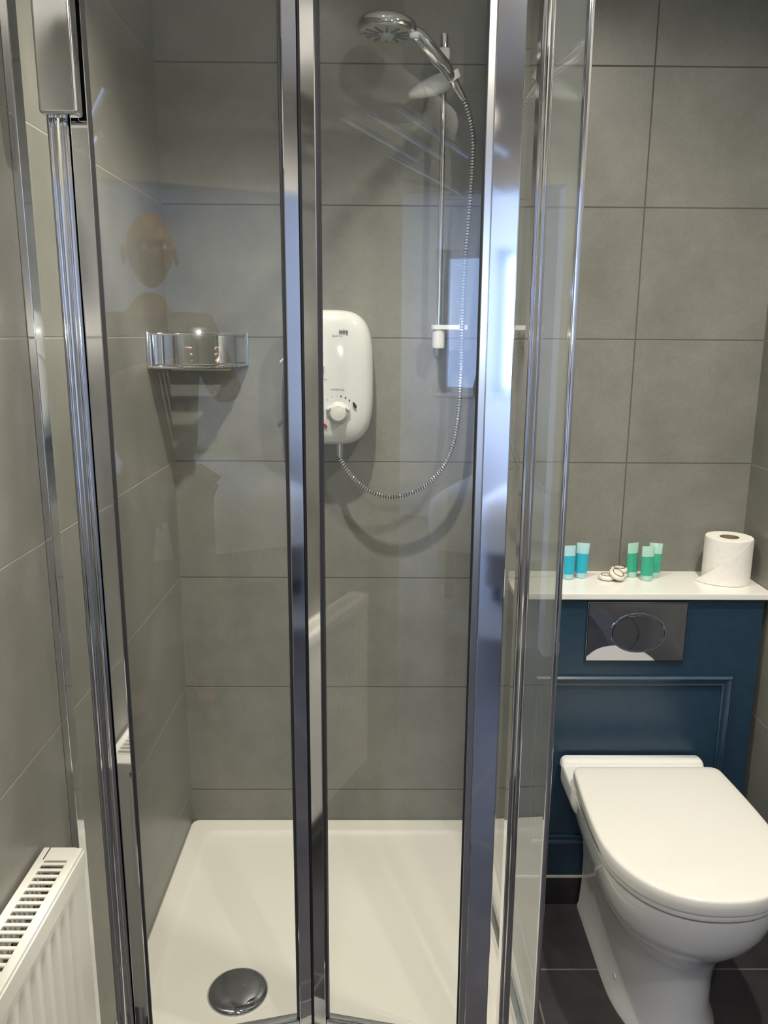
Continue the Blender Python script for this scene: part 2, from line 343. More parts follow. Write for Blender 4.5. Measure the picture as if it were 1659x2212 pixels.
# fixed front parts
def prof_box(name, x0, x1, y0, y1, m, z0=EZ0, z1=EZ1, bev=0.002, parent=enc, seg=2):
    b_ = bmesh.new(); box(b_, x0, x1, y0, y1, z0, z1, bev, seg); return obj(name, b_, m, parent, 35)
prof_box('wall_channel', XL, XL+0.012, YE, YE+0.03, M['chrome'])
b_ = bmesh.new(); box(b_, XL+0.010, -0.447, YE+0.012, YE+0.018, EZ0+0.02, EZ1-0.02); obj('infill_pane', b_, M['glass'], enc)
def lobed(name, x0, x1, y0, lobes, m, z0=EZ0, z1=EZ1, depth=0.030):
    """extruded profile whose front face carries rounded flutes; lobes = list of (width share, bulge)"""
    pts = [(x0, y0+depth), (x0, y0+0.004)]; x = x0; W = x1-x0; tot = sum(l[0] for l in lobes)
    for (ws, bl) in lobes:
        w_ = W*ws/tot
        for k in range(7):
            t = k/6; pts.append((x+w_*(0.04+0.92*t), y0+0.002-bl*math.sin(PI*t)))
        x += w_
    pts += [(x1, y0+0.004), (x1, y0+depth)]
    b_ = bmesh.new(); loft(b_, [[(p[0], p[1], z) for p in pts] for z in (z0, z1)])
    return obj(name, b_, m, enc, 25)
lobed('hinge_post', -0.449, -0.421, YE+0.002, [(2, 0.0025), (3, 0.006), (2, 0.0015)], M['chrome'])
lobed('corner_post', 0.2185, 0.2365, YE+0.002, [(1, 0.002), (3, 0.006), (1, 0.002)], M['chrome'])
b_ = bmesh.new(); box(b_, 0.235, 0.280, YE+0.012, YE+0.018, EZ0+0.02, EZ1-0.02); obj('infill_pane', b_, M['side_glass'], enc)
prof_box('panel_edge_trim', 0.280, 0.289, YE+0.006, YE+0.020, M['chrome'], bev=0.003)
# side panel running back to the tiled pier
SA, SB = Vector((0.285, YE+0.015, 0)), Vector((0.259, 1.836, 0))     # side panel line
def side_box(name, hw_, za, zb, m, bev=0.002, t0=0.0, t1=1.0):
    d = (SB-SA); L_ = d.length; q = bmesh.new()
    box(q, L_*t0, L_*t1, -hw_, hw_, za, zb, bev, 2, M4=Matrix.Translation(SA) @ Matrix.Rotation(math.atan2(d.y, d.x), 4, 'Z')); return obj(name, q, m, enc, 35)
sp = side_box('side_pane', 0.003, EZ0+0.018, EZ1-0.02, M['side_glass'], 0); sp['label'] = 'water-marked side glass pane'
side_box('pane_foot_rail', 0.010, EZ0, EZ0+0.022, M['chrome'])
side_box('pane_head_rail', 0.010, EZ1-0.022, EZ1, M['chrome'])
wp = prof_box('wall_profile', 0.247, 0.276, 1.826, 1.862, M['chrome_soft']); wp['label'] = 'pale satin aluminium wall profile'
prof_box('profile_lip', 0.263, 0.268, 1.812, 1.826, M['chrome'], parent=enc)
for z in (0.262, 1.02, 1.80):
    b_ = bmesh.new(); lathe(b_, [(0, 0.0035), (0.003, 0.003), (0.0042, 0.001), (0.0042, 0)], (0, 0, 0), 16, Matrix.Translation((0.255, 1.826, z)) @ Matrix.Rotation(PI/2, 4, 'X')); obj('screw', b_, M['chrome'], wp, 40)
# top head rail and bottom track across the front
prof_box('head_rail', XL+0.012, 0.28, YE+0.0, YE+0.04, M['chrome'], EZ1, EZ1+0.035, 0.004)
prof_box('bottom_track', XL+0.012, 0.28, YE-0.008, YE+0.035, M['chrome'], EZ0, EZ0+0.018, 0.004)
# folding door leaves: left leaf hinged at the left post, both meeting at a centre hinge pushed inwards
def leaf(ax, ay, bx, by, first_w, last_w, flip):
    """builds the leaf between a and b; its stiles, rails and pane are meshes of their own"""
    a = Vector((ax, ay, 0)); d = Vector((bx-ax, by-ay, 0)); Ln = d.length; ang = math.atan2(d.y, d.x)
    MM = Matrix.Translation(a) @ Matrix.Rotation(ang, 4, 'Z')
    z0, z1 = EZ0+0.020, EZ1-0.012
    T = 0.022
    r = None
    def part(name, x0, x1, y0, y1, za, zb, m, bev=0.0015, parent=None):
        q = bmesh.new(); box(q, x0, x1, y0, y1, za, zb, bev, 2, M4=MM); return obj(name, q, m, parent or enc, 35)
    pane = part('door_pane', first_w-0.004, Ln-last_w+0.004, T/2-0.003, T/2+0.003, z0+0.03, z1-0.03, M['glass'], 0)
    def stile(x0, x1, f0, f1, m):
        q = bmesh.new(); c = 0.0012; pts = [(x0, T), (x0, f0+c), (x0+c, f0), (x1-c, f1), (x1, f1+c), (x1, T)]
        loft(q, [[tuple(MM @ Vector((p[0], p[1], z))) for p in pts] for z in (z0, z1)]); return obj('door_stile', q, m, enc)
    if not flip:
        stile(0, first_w, 0, -0.0053, M['chrome']); stile(Ln-last_w, Ln, 0.0, 0.0, M['chrome'])
    else:
        stile(0, first_w, 0, 0, M['chrome']); stile(Ln-last_w, Ln-last_w+0.011, -0.001, -0.001, M['chrome_soft']); stile(Ln-last_w+0.011, Ln, -0.003, -0.0046, M['chrome'])
    part('door_rail', first_w, Ln-last_w, 0.001, T-0.001, z0, z0+0.038, M['chrome'], 0.004)
    part('door_rail', first_w, Ln-last_w, 0.001, T-0.001, z1-0.038, z1, M['chrome'], 0.004)
    part('seal_strip', first_w, first_w+0.004, T/2-0.005, T/2+0.005, z0+0.04, z1-0.04, M['seal_groove_shade'], 0)
    part('seal_strip', Ln-last_w-0.004, Ln-last_w, T/2-0.005, T/2+0.005, z0+0.04, z1-0.04, M['seal_groove_shade'], 0)
APX = 1.252
leaf(-0.4195, YE+0.010, -0.1150, APX, 0.024, 0.0225, False)
leaf(-0.1120, APX, 0.1990, YE+0.012, 0.0225, 0.050, True)
b_ = bmesh.new(); cyl(b_, (-0.1135, APX+0.010, EZ0+0.02), (-0.1135, APX+0.010, EZ1-0.012), 0.0045, seg=20); obj('centre_hinge', b_, M['seal_groove_shade'], enc, 40)
hb = prof_box('pivot_block', -0.446, -0.395, YE-0.030, YE-0.004, M['chrome'], 1.709, 1.93, 0.005, seg=3)
hb['label'] = 'long chrome pivot block'
for z, yy in ((0.262, 1.795), (1.037, 1.80), (1.848, 1.80)):
    b_ = bmesh.new(); lathe(b_, [(0, 0.008), (0.004, 0.008), (0.006, 0.005), (0.006, 0)], (0, 0, 0), 20, Matrix.Translation((0.2565, yy, z)) @ Matrix.Rotation(-PI/2, 4, 'Y')); obj('clamp_stud', b_, M['chrome'], enc, 40)

# ---------------------------------------------------------------- electric shower heater
HX, HZ0, HZ1 = -0.114, 1.170, 1.484
ht = thing('electric_shower', (HX, YB, HZ0), 'white rounded electric shower unit with temperature dial on tiled wall', 'shower heater')
def sup(w, h, n, cx, cz, y, N_=72):
    out = []
    for k in range(N_):
        a = 2*PI*k/N_; c, s = math.cos(a), math.sin(a)
        out.append((cx+w*math.copysign(abs(c)**(2/n), c), y, cz+h*math.copysign(abs(s)**(2/n), s)))
    return out
cz, hh, hw = 0.5*(HZ0+HZ1), 0.5*(HZ1-HZ0), 0.106
bm = bmesh.new()
R_ = []
for (ins, y) in ((0.004, YB), (0.0, YB-0.012), (0.0, YB-0.052), (0.002, YB-0.064), (0.007, YB-0.075), (0.016, YB-0.083), (0.03, YB-0.088), (0.055, YB-0.0915), (0.085, YB-0.0925)):
    R_.append(sup(hw-ins, hh-ins, 3.6 if ins < 0.03 else 3.0, HX, cz, y))
loft(bm, R_); obj('casing', bm, M['heater'], ht, 60)
FY = YB-0.0925
bm = bmesh.new()     # raised brow line above the upper dial
pts = [(HX+0.095*math.cos(a)-0.025, FY+0.0015+0.004*abs(math.cos(a)), 1.335+0.062*math.sin(a)) for a in [math.radians(t) for t in range(25, 156, 6)]]
tube(bm, pts, 0.0022, 8); obj('brow_line', bm, M['heater'], ht, 60)
def disc_knob(cx, cz_, r, depth, name):
    b1 = bmesh.new(); My = Matrix.Translation((cx, FY+0.001, cz_)) @ Matrix.Rotation(PI/2, 4, 'X')
    lathe(b1, [(r*1.30, 0), (r*1.28, 0.003), (r*1.1, 0.007), (r*1.0, 0.009), (r*0.98, depth-0.004), (r*0.88, depth), (r*0.5, depth+0.001), (0, depth+0.0015)], (0, 0, 0), 48, My)
    k = obj(name, b1, M['dial'], ht, 40)
    for s in (-1, 1):
        b2 = bmesh.new(); box(b2, -0.006, 0.006, -0.004, 0.004, 0.001, depth*0.75, 0.003, 2, M4=My @ Matrix.Translation((s*r*1.12, r*0.55, 0)) @ Matrix.Rotation(-s*0.7, 4, 'Z')); obj('grip_wing', b2, M['heater'], k, 40)
    return k
disc_knob(-0.089, 1.250, 0.0195, 0.016, 'temperature_dial')
disc_knob(-0.148, 1.348, 0.0195, 0.016, 'power_dial')
def dot(name, x, z, r, m, sx=1.0, rot=0.0, tear=False):
    q = bmesh.new(); n = 20; pts = []
    for k in range(n):
        a = 2*PI*k/n; px, pz = r*math.cos(a), r*math.sin(a)
        if tear: px = px*(0.55+0.45*(-math.sin(a)*0.5+0.5)); pz = pz*sx
        c, s = math.cos(rot), math.sin(rot); pts.append((x+px*c-pz*s, z+px*s+pz*c))
    loft(q, [[(p[0], FY+0.0002, p[1]) for p in pts], [(p[0], FY-0.0006, p[1]) for p in pts]]); return obj(name, q, m, ht)
for k in range(6):
    a = math.radians([129, 112, 96, 80, 64, 48][k]); dot('setting_dot', -0.089+0.039*math.cos(a), 1.250+0.039*math.sin(a), 0.0017 if k > 2 else 0.0013, M['black'] if k > 2 else M['greyprint'])
dot('cold_mark', -0.089+0.042*math.cos(math.radians(25)), 1.250+0.042*math.sin(math.radians(25)), 0.0042, M['black'], 1.9, math.radians(27), True)
dot('hot_mark', -0.089-0.031, 1.250-0.030, 0.004, M['red'], 1.7, math.radians(40), True)
TM = lambda x, z: Matrix.Translation((x, FY-0.0004, z)) @ Matrix.Rotation(PI/2, 4, 'X')
text_mesh('maker_lettering', 'mira', 0.0115, M['black'], ht, TM(-0.076, 1.435), 0.0004)
text_mesh('model_lettering', 'Sport 9.0', 0.0062, M['greyprint'], ht, TM(-0.090, 1.4265))
text_mesh('dial_lettering', 'TEMPERATURE', 0.0050, M['greyprint'], ht, TM(-0.091, 1.3035))
text_mesh('dial_lettering', 'power', 0.0050, M['greyprint'], ht, TM(-0.121, 1.327))
bm = bmesh.new(); cyl(bm, (-0.088, 1.915, HZ0+0.004), (-0.088, 1.915, HZ0-0.028), 0.0085, seg=24); obj('outlet_nut', bm, M['chrome'], ht, 40)

# ---------------------------------------------------------------- riser rail with holder
rl = thing('riser_rail', (0.144, YB, 1.385), 'slim chrome riser rail with milky white holder beside the hose', 'shower rail')
RY = 1.915
bm = bmesh.new(); cyl(bm, (0.144, RY, 1.39), (0.144, RY, 2.055), 0.0065, seg=24); obj('rail_bar', bm, M['chrome'], rl, 40)
bm = bmesh.new(); box(bm, 0.132, 0.156, RY-0.012, YB, 2.010, 2.036, 0.005, 3); obj('wall_bracket', bm, M['softwhite'], rl, 40)
bm = bmesh.new(); lathe(bm, [(0.009, 2.036), (0.009, 2.062), (0.007, 2.065), (0, 2.065)], (0.144, RY, 0), 24); obj('end_cap', bm, M['chrome'], rl, 40)
bm = bmesh.new(); lathe(bm, [(0.0135, 1.398), (0.0145, 1.402), (0.0145, 1.436), (0.0135, 1.440), (0, 1.440)], (0.144, RY, 0), 24)
box(bm, 0.134, 0.154, RY, YB, 1.403, 1.432, 0.003); obj('wall_bracket', bm, M['softwhite'], rl, 40)
bm = bmesh.new(); lathe(bm, [(0, 1.378), (0.004, 1.380), (0.006, 1.386), (0.0075, 1.398), (0, 1.398)], (0.144, RY, 0), 20); obj('end_cap', bm, M['chrome'], rl, 40)
bm = bmesh.new()     # hose retaining ring arm
ringp = rrect(0.127, 0.213, RY-0.016, RY+0.014, 0.013, 1.441); rin = rrect(0.185, 0.207, RY-0.010, RY+0.008, 0.008, 1.441)
loft(bm, [ringp, [(a, b, c+0.010) for a, b, c in ringp]]); obj('hose_ring', bm, M['softwhite'], rl, 35)
bm = bmesh.new()     # sliding handset holder: swept leaf-shaped body
hc = Vector((0.128, RY-0.016, 1.966)); secs = []
for i, (t, w_, h_) in enumerate(((-0.066, 0.003, 0.003), (-0.062, 0.008, 0.007), (-0.050, 0.013, 0.011), (-0.03, 0.018, 0.017), (-0.005, 0.021, 0.020), (0.02, 0.020, 0.019), (0.036, 0.014, 0.014), (0.043, 0.005, 0.006))):
    a = 0.34; cx_, cz_ = hc.x+t*math.cos(a), hc.z-0.007+t*math.sin(a)
    secs.append([(cx_-h_*math.cos(2*PI*k/20)*math.sin(a), hc.y+w_*math.sin(2*PI*k/20), cz_+h_*math.cos(2*PI*k/20)*math.cos(a)) for k in range(20)])
loft(bm, secs); slide = obj('handset_holder', bm, M['softwhite'], rl, 60)
bm = bmesh.new(); tube(bm, [(0.155, 1.873, 1.976), (0.163, 1.877, 1.962)], [0.0185, 0.0165], 24); obj('holder_collar', bm, M['softwhite'], slide, 40)

# ---------------------------------------------------------------- handset
hs = thing('shower_handset', (0.02, 1.77, 2.0), 'chrome shower handset with round grey spray face in the white holder', 'shower head')
tilt = Matrix.Translation((0.018, 1.775, 2.022)) @ Matrix.Rotation(math.radians(3), 4, 'X') @ Matrix.Rotation(math.radians(3), 4, 'Y')
bm = bmesh.new(); lathe(bm, [(0.055, -0.004), (0.0595, -0.002), (0.0605, 0.006), (0.058, 0.015), (0.050, 0.022), (0.035, 0.026), (0.015, 0.0275), (0, 0.028)], (0, 0, 0), 64, tilt); head = obj('head_shell', bm, M['chrome'], hs, 50)
bm = bmesh.new(); lathe(bm, [(0, -0.006), (0.030, -0.006), (0.052, -0.005), (0.0555, -0.002), (0.0555, 0.002)], (0, 0, 0), 64, tilt); fc = obj('spray_face', bm, M['face'], hs, 40)
for k in range(12):
    a = 2*PI*k/12; bm = bmesh.new()
    box(bm, 0.018, 0.048, -0.0022, 0.0022, -0.0085, -0.004, 0.001, 1, M4=tilt @ Matrix.Rotation(a, 4, 'Z')); obj('nozzle_rib', bm, M['nozzle'], fc)
bm = bmesh.new(); lathe(bm, [(0, -0.014), (0.012, -0.013), (0.014, -0.009), (0.014, -0.004)], (0, 0, 0), 24, tilt); obj('centre_boss', bm, M['face'], fc, 40)
bm = bmesh.new(); box(bm, 0.040, 0.060, -0.030, -0.020, -0.014, -0.001, 0.004, 3, M4=tilt @ Matrix.Rotation(0.2, 4, 'Z')); obj('spray_lever', bm, M['softwhite'], hs, 40)
hpts = catmull([(0.062, 1.782, 2.028), (0.082, 1.793, 2.020), (0.100, 1.803, 2.006), (0.120, 1.822, 1.994-0.003), (0.140, 1.845, 1.980), (0.160, 1.873, 1.962), (0.174, 1.884, 1.944)], 6)
nr = len(hpts)
bm = bmesh.new(); tube(bm, hpts, [0.012+0.0035*math.sin(PI*min(1, i/(nr*0.75)))-0.0035*max(0, (i/nr-0.7)/0.3) for i in range(nr)], 28); obj('handle', bm, M['chrome'], hs, 50)

# ---------------------------------------------------------------- ribbed hose
hose_pts = [(0.174, 1.884, 1.944), (0.188, 1.892, 1.925), (0.204, 1.90, 1.885), (0.211, 1.90, 1.835), (0.209, 1.90, 1.755), (0.204, 1.90, 1.657), (0.198, 1.90, 1.556), (0.197, 1.90, 1.453), (0.197, 1.90, 1.348), (0.193, 1.90, 1.24), (0.179, 1.90, 1.163), (0.147, 1.90, 1.101), (0.098, 1.90, 1.061), (0.042, 1.90, 1.045), (-0.014, 1.90, 1.058), (-0.057, 1.90, 1.094), (-0.082, 1.907, 1.128), (-0.088, 1.915, 1.146)]
dense = catmull(hose_pts, 60)
acc = [0.0]
for a, b in zip(dense, dense[1:]): acc.append(acc[-1]+(b-a).length)
pitch = 0.0064; total = acc[-1]; nst = int(total/pitch*6); pp = []; rr = []; j = 0
for i in range(nst+1):
    s = total*i/nst
    while j < len(acc)-2 and acc[j+1] < s: j += 1
    t = (s-acc[j])/max(1e-9, acc[j+1]-acc[j]); pp.append(dense[j].lerp(dense[j+1], min(1, t))); rr.append(0.0046+0.0023*abs(math.sin(PI*s/pitch)))
hh_ = thing('shower_hose', tuple(hose_pts[0]), 'ribbed chrome shower hose looping from handset down to the heater', 'hose')
bm = bmesh.new(); rg = tube(bm, pp, rr, 14)
bm.faces.ensure_lookup_table()
for fi, f in enumerate(bm.faces):
    if fi//14 < nst and (fi//14) % 6 in (0, 5): f.material_index = 1  # groove faces coloured dark to stand in for shade between ribs
obj('ribbed_tube', bm, None, hh_, 60, mats=[M['chrome'], M['seal_groove_shade']])
bm = bmesh.new(); tube(bm, [dense[0], dense[26], dense[48]], [0.0085, 0.008, 0.0068], 20); obj('conical_nut', bm, M['chrome'], hh_, 40)

# ---------------------------------------------------------------- corner caddy
cd = thing('corner_caddy', (XL, YB, 1.355), 'chrome corner basket with slatted base on the shower wall', 'shower basket')
A0, B0 = Vector((XL+0.001, 1.775, 0)), Vector((-0.312, YB-0.001, 0))
def front(t, bul=0.036):
    p = A0.lerp(B0, t); n = Vector((1, -1, 0)).normalized(); return p+n*bul*math.sin(PI*t)**0.7
N_ = 40
bm = bmesh.new(); cr = [front(i/N_) for i in range(N_+1)]
inner = [p-Vector((1, -1, 0)).normalized()*0.0015 for p in cr]
def strip(z0, z1, parts_name):
    q = bmesh.new()
    loft(q, [[(p.x, p.y, z0) for p in cr]+[(p.x, p.y, z0) for p in inner[::-1]], [(p.x, p.y, z1) for p in cr]+[(p.x, p.y, z1) for p in inner[::-1]]]); return obj(parts_name, q, M['chrome'], cd, 40)
bm.free()
strip(1.362, 1.424, 'front_band')
for z in (1.357, 1.427):
    bm = bmesh.new(); tube(bm, cr, 0.0028, 10); bmesh.ops.translate(bm, verts=bm.verts, vec=(0, 0, z)); obj('rim_wire', bm, M['chrome'], cd, 60)
corner = Vector((XL+0.003, YB-0.003, 0))
for k_ in range(5):
    yk = YB-0.018-0.036*k_
    xr = max([p.x for p in cr if p.y <= yk+0.004] or [XL+0.02]) if k_ else cr[-1].x
    ts = sorted(cr, key=lambda p: abs(p.y-yk)); xr = max(ts[0].x, ts[1].x)
    bm = bmesh.new(); box(bm, XL+0.003, xr-0.001, yk-0.010, yk+0.010, 1.352, 1.355, 0.001, 1); obj('base_slat', bm, M['chrome'], cd)
for nm, p, q in (('side_rail', A0, corner), ('back_rail', B0, corner)):
    for z in (1.355, 1.425):
        bm = bmesh.new(); cyl(bm, (p.x+0.003, p.y-0.002, z), (q.x, q.y, z), 0.0028, seg=10); obj(nm, bm, M['chrome'], cd, 60)
bm = bmesh.new(); box(bm, XL, XL+0.006, 1.772, 1.80, 1.352, 1.432, 0.002); obj('wall_plate', bm, M['chrome'], cd, 40)
bm = bmesh.new(); box(bm, -0.335, -0.308, YB-0.006, YB, 1.352, 1.432, 0.002); obj('wall_plate', bm, M['chrome'], cd, 40)

# ---------------------------------------------------------------- boxed-in cistern panel, skirting, shelf, flush plate
PY, PX0, PX1 = 1.794, 0.330, 0.918
bx = thing('cistern_panel', (0.62, PY, 0), 'navy painted boxing panel with raised moulding behind the toilet', 'panel')
bm = bmesh.new(); box(bm, PX0, PX1, PY, YB, 0.084, 0.826); obj('board', bm, M['navy'], bx)
def mould(x0, x1, z0, z1, w_, d_):
    # mitred picture-frame bead with rounded section
    q = bmesh.new(); sec = [(0, 0), (0.0, 0.55), (0.18, 1.0), (0.38, 0.75), (0.5, 0.45), (0.75, 0.4), (0.85, 0.7), (1, 0.5), (1.0, 0)]
    rings_ = []
    for (s, dpt) in sec:
        o_ = s*w_; rings_.append([(x0+o_, PY-dpt*d_, z0+o_), (x1-o_, PY-dpt*d_, z0+o_), (x1-o_, PY-dpt*d_, z1-o_), (x0+o_, PY-dpt*d_, z1-o_)])
    loft(q, rings_, False, False); return obj('moulding', q, M['navy'], bx)
mould(0.385, 0.860, 0.178, 0.630, 0.024, 0.011)
bm = bmesh.new(); box(bm, PX0, PX1, PY-0.001, YB, 0, 0.078); sk = struct('baseboard_back', bm, M['skirt'])
bm = bmesh.new(); box(bm, PX0, PX1, PY-0.0025, PY+0.01, 0.078, 0.084); struct('trim_1', bm, M['silicone'])
sh = bmesh.new(); box(sh, 0.325, XR-0.001, 1.780, YB, 0.826, 0.841, 0.002); tag(obj('shelf', sh, M['shelf'], smooth=35), 'white laminate shelf capping the navy panel above the toilet', 'shelf')
SZ = 0.841
fp = thing('flush_plate', (0.617, PY, 0.745), 'polished chrome flush plate with two-part oval button on navy panel', 'flush plate')
bm = bmesh.new(); fr = []
for (ins, y_) in ((0, PY), (0, PY-0.006), (0.0008, PY-0.008), (0.003, PY-0.009)): fr.append([(0.499+ins, y_, 0.670+ins), (0.736-ins, y_, 0.670+ins), (0.736-ins, y_, 0.818-ins), (0.499+ins, y_, 0.818-ins)])
loft(bm, fr, True, False)
gx, gz = 40, 26; gg = [[bm.verts.new((0.502+0.231*i/gx, PY-0.009-0.0040*(1-(2*i/gx-1)**2)*(1-(2*j/gz-1)**2), 0.673+0.142*j/gz)) for j in range(gz+1)] for i in range(gx+1)]
for i in range(gx):
    for j in range(gz): bm.faces.new((gg[i][j], gg[i+1][j], gg[i+1][j+1], gg[i][j+1]))
bmesh.ops.remove_doubles(bm, verts=bm.verts, dist=0.00001)
obj('plate', bm, M['chrome_dark_refl'], fp, 60)
bcx, bcz = 0.620, 0.744
def ell(rx, rz, y, n=64): return [(bcx+rx*math.cos(2*PI*k/n), y, bcz+rz*math.sin(2*PI*k/n)) for k in range(n)]
bm = bmesh.new(); loft(bm, [ell(0.066, 0.0485, PY-0.0105), ell(0.066, 0.0485, PY-0.0150), ell(0.0635, 0.046, PY-0.0150), ell(0.0635, 0.046, PY-0.0105)], False, False); obj('button_rim', bm, M['chrome'], fp, 35)
def button(side):
    q = bmesh.new(); a0 = []; n = 40
    tA, tB = math.radians(112), math.radians(252)   # split points on the oval
    p = lambda t, k: (bcx+0.062*k*math.cos(t), bcz+0.0445*k*math.sin(t))
    arc = [p(tA+(tB-tA)*i/n, 1) for i in range(n+1)] if side == 0 else [p(tB+(2*PI+tA-tB)*i/n, 1) for i in range(n+1)]
    s_, e_ = p(tB, 1), p(tA, 1); mid = (bcx+0.004, bcz+0.004); cut = []
    for i in range(1, 16):
        t = i/16; x = (1-t)**2*s_[0]+2*t*(1-t)*(mid[0]+0.018)+t*t*e_[0]; z = (1-t)**2*s_[1]+2*t*(1-t)*mid[1]+t*t*e_[1]; cut.append((x+(-0.0009 if side == 0 else 0.0009), z))
    out = arc+cut if side == 0 else arc+cut[::-1]
    cx_ = sum(v[0] for v in out)/len(out); cz_ = sum(v[1] for v in out)/len(out)
    R3 = [[(v[0], PY-0.0105, v[1]) for v in out], [(v[0], PY-0.0145, v[1]) for v in out], [(cx_+(v[0]-cx_)*0.97, PY-0.0160, cz_+(v[1]-cz_)*0.97) for v in out]]
    loft(q, R3); return obj('flush_button', q, M['chrome_dark_refl'], fp, 35)
button(0); button(1)

# ---------------------------------------------------------------- toilet
TC = 0.628
tl = thing('toilet', (TC, 1.5, 0), 'white back-to-wall toilet with closed D-shaped lid against navy panel', 'toilet')
def dshape(w, wb, yb, yf, z, n=14, my=None, k=2.25, rc_=False):
    """outline seen from above: rear half-width wb, widest half-width w, rounded front at yf"""
    my = my if my is not None else yf+0.215
    rc = 0.022 if rc_ else 0.0; out = []
    def side(sg):
        pts_ = []
        if rc:
            for q in range(5):
                a = PI/2*q/4; pts_.append((TC+sg*(wb-rc+rc*math.sin(a)), yb-rc+rc*math.cos(a), z))
        else: pts_.append((TC+sg*wb, yb, z))
        y_0 = yb-rc
        for i in range(1, 7):
            t = i/6; pts_.append((TC+sg*(wb+(w-wb)*math.sin(t*PI/2)), y_0+(my-y_0)*t, z))
        return pts_
    out = side(1)
    for i in range(1, n*2):
        a = PI*i/(2*n); c, s = math.cos(a), math.sin(a)
        out.append((TC+w*math.copysign(abs(c)**(2/k), c), my-(my-yf)*abs(s)**(2/k), z))
    return out+side(-1)[::-1]
bm = bmesh.new()
secs = [(0.112, 0.110, 1.345, 0.0), (0.112, 0.110, 1.345, 0.006), (0.104, 0.106, 1.352, 0.02), (0.098, 0.102, 1.358, 0.08), (0.097, 0.102, 1.355, 0.15), (0.103, 0.106, 1.345, 0.20), (0.116, 0.114, 1.325, 0.235), (0.134, 0.126, 1.300, 0.262), (0.151, 0.138, 1.274, 0.292), (0.163, 0.148, 1.256, 0.325), (0.170, 0.155, 1.245, 0.360), (0.1735, 0.162, 1.241, 0.392), (0.1735, 0.164, 1.241, 0.398)]
loft(bm, [dshape(w_, wb, PY-0.0115, yf, z, my=yf+0.20) for (w_, wb, yf, z) in secs]); body = obj('bowl', bm, M['ceramic'], tl, 60)
# rear ledge
bm = bmesh.new()
def ledge(ins, z, y1=PY-0.0115, y0=1.640): return rrect(TC-0.177+ins, TC+0.169-ins, y0+ins, y1, 0.024, z, 6)
loft(bm, [ledge(0.012, 0.345), ledge(0.003, 0.365), ledge(0.0, 0.380), ledge(0.0, 0.408), ledge(0.003, 0.414), ledge(0.010, 0.417)]); 
obj('rear_ledge', bm, M['ceramic'], tl, 40)
bm = bmesh.new(); q0 = [(TC-0.176, 1.747), (TC+0.172, 1.747)]
def roll_(ins, z): return rrect(TC-0.177+ins, TC+0.169-ins, 1.752+ins*1.2, PY-0.0115, 0.0065, z, 6)
loft(bm, [roll_(0.0, 0.408), roll_(0.001, 0.417), roll_(0.004, 0.4235), roll_(0.009, 0.4265)]); obj('ledge_upstand', bm, M['ceramic'], tl, 50)
# seat ring and lid
bm = bmesh.new(); loft(bm, [dshape(0.172, 0.160, 1.69, 1.243, 0.402, rc_=True), dshape(0.178, 0.166, 1.695, 1.236, 0.405, rc_=True), dshape(0.179, 0.167, 1.695, 1.234, 0.414, rc_=True), dshape(0.177, 0.166, 1.695, 1.236, 0.419, rc_=True)]); obj('seat', bm, M['lid'], tl, 45)
bm = bmesh.new(); L_ = []
for (ins, z) in ((0.002, 0.4205), (0.0, 0.422), (-0.001, 0.435), (0.0, 0.446), (0.001, 0.4490), (0.003, 0.4510), (0.006, 0.4520), (0.020, 0.4528), (0.06, 0.4535), (0.11, 0.454)):
    L_.append(dshape(0.182-ins, 0.171-ins, 1.688-ins*0.8, 1.230+ins*1.2, z, rc_=True))
loft(bm, L_); obj('lid', bm, M['lid'], tl, 50)
for s in (-1, 1):
    bm = bmesh.new(); cyl(bm, (TC+s*0.11-0.02, 1.700, 0.424), (TC+s*0.11+0.02, 1.700, 0.424), 0.010, seg=20); obj('hinge', bm, M['lid'], tl, 40)
    bm = bmesh.new(); lathe(bm, [(0, 0.003), (0.006, 0.002), (0.007, 0)], (0, 0, 0), 16, Matrix.Translation((TC+s*0.098, 1.50, 0.05)) @ Matrix.Rotation(s*PI/2, 4, 'Y')); obj('screw_cap', bm, M['ceramic'], tl, 40)

# ---------------------------------------------------------------- toiletries on the shelf
def sachet_tube(cx_, cy_, rot, gel, clear, label, group, h=0.086, lean=0.0):
    t = thing('toiletry_tube', (cx_, cy_, SZ), label, 'toiletry tube', group); t.rotation_euler = (0, 0, 0)
    MM = Matrix.Translation((cx_, cy_, SZ)) @ Matrix.Rotation(rot, 4, 'Z') @ Matrix.Rotation(lean, 4, 'Y')
    def sec(z):
        u = max(0, (z-0.014)/(h-0.014)); a = 0.0150+0.0008*u; b = 0.0125*(1-u)**0.8+0.0008
        return [tuple(MM @ Vector((a*math.cos(2*PI*k/28), b*math.sin(2*PI*k/28), z))) for k in range(28)]
    def rnd(r, z): return [tuple(MM @ Vector((r*math.cos(2*PI*k/28), r*math.sin(2*PI*k/28), z))) for k in range(28)]
    b1 = bmesh.new(); loft(b1, [sec(0.014), sec(0.03), sec(0.045), sec(h*0.70)]); obj('gel_body', b1, gel, t, 50)
    b2 = bmesh.new(); loft(b2, [sec(h*0.70+0.0002), sec(h*0.8), sec(h*0.9), sec(h)]); obj('crimped_end', b2, clear, t, 50)
    b3 = bmesh.new(); loft(b3, [rnd(0.0118, 0), rnd(0.0135, 0.001), rnd(0.0140, 0.009), rnd(0.0135, 0.0138)]); obj('cap', b3, clear, t, 40)
sachet_tube(0.476, 1.900, 0.10, M['blue_gel'], M['clear_blue'], 'blue gel tube on the shelf, left of the two blue ones', 'blue gel tubes', 0.084)
sachet_tube(0.510, 1.912, -0.15, M['blue_gel'], M['clear_blue'], 'blue gel tube on the shelf, nearer the small soaps', 'blue gel tubes', 0.088, 0.03)
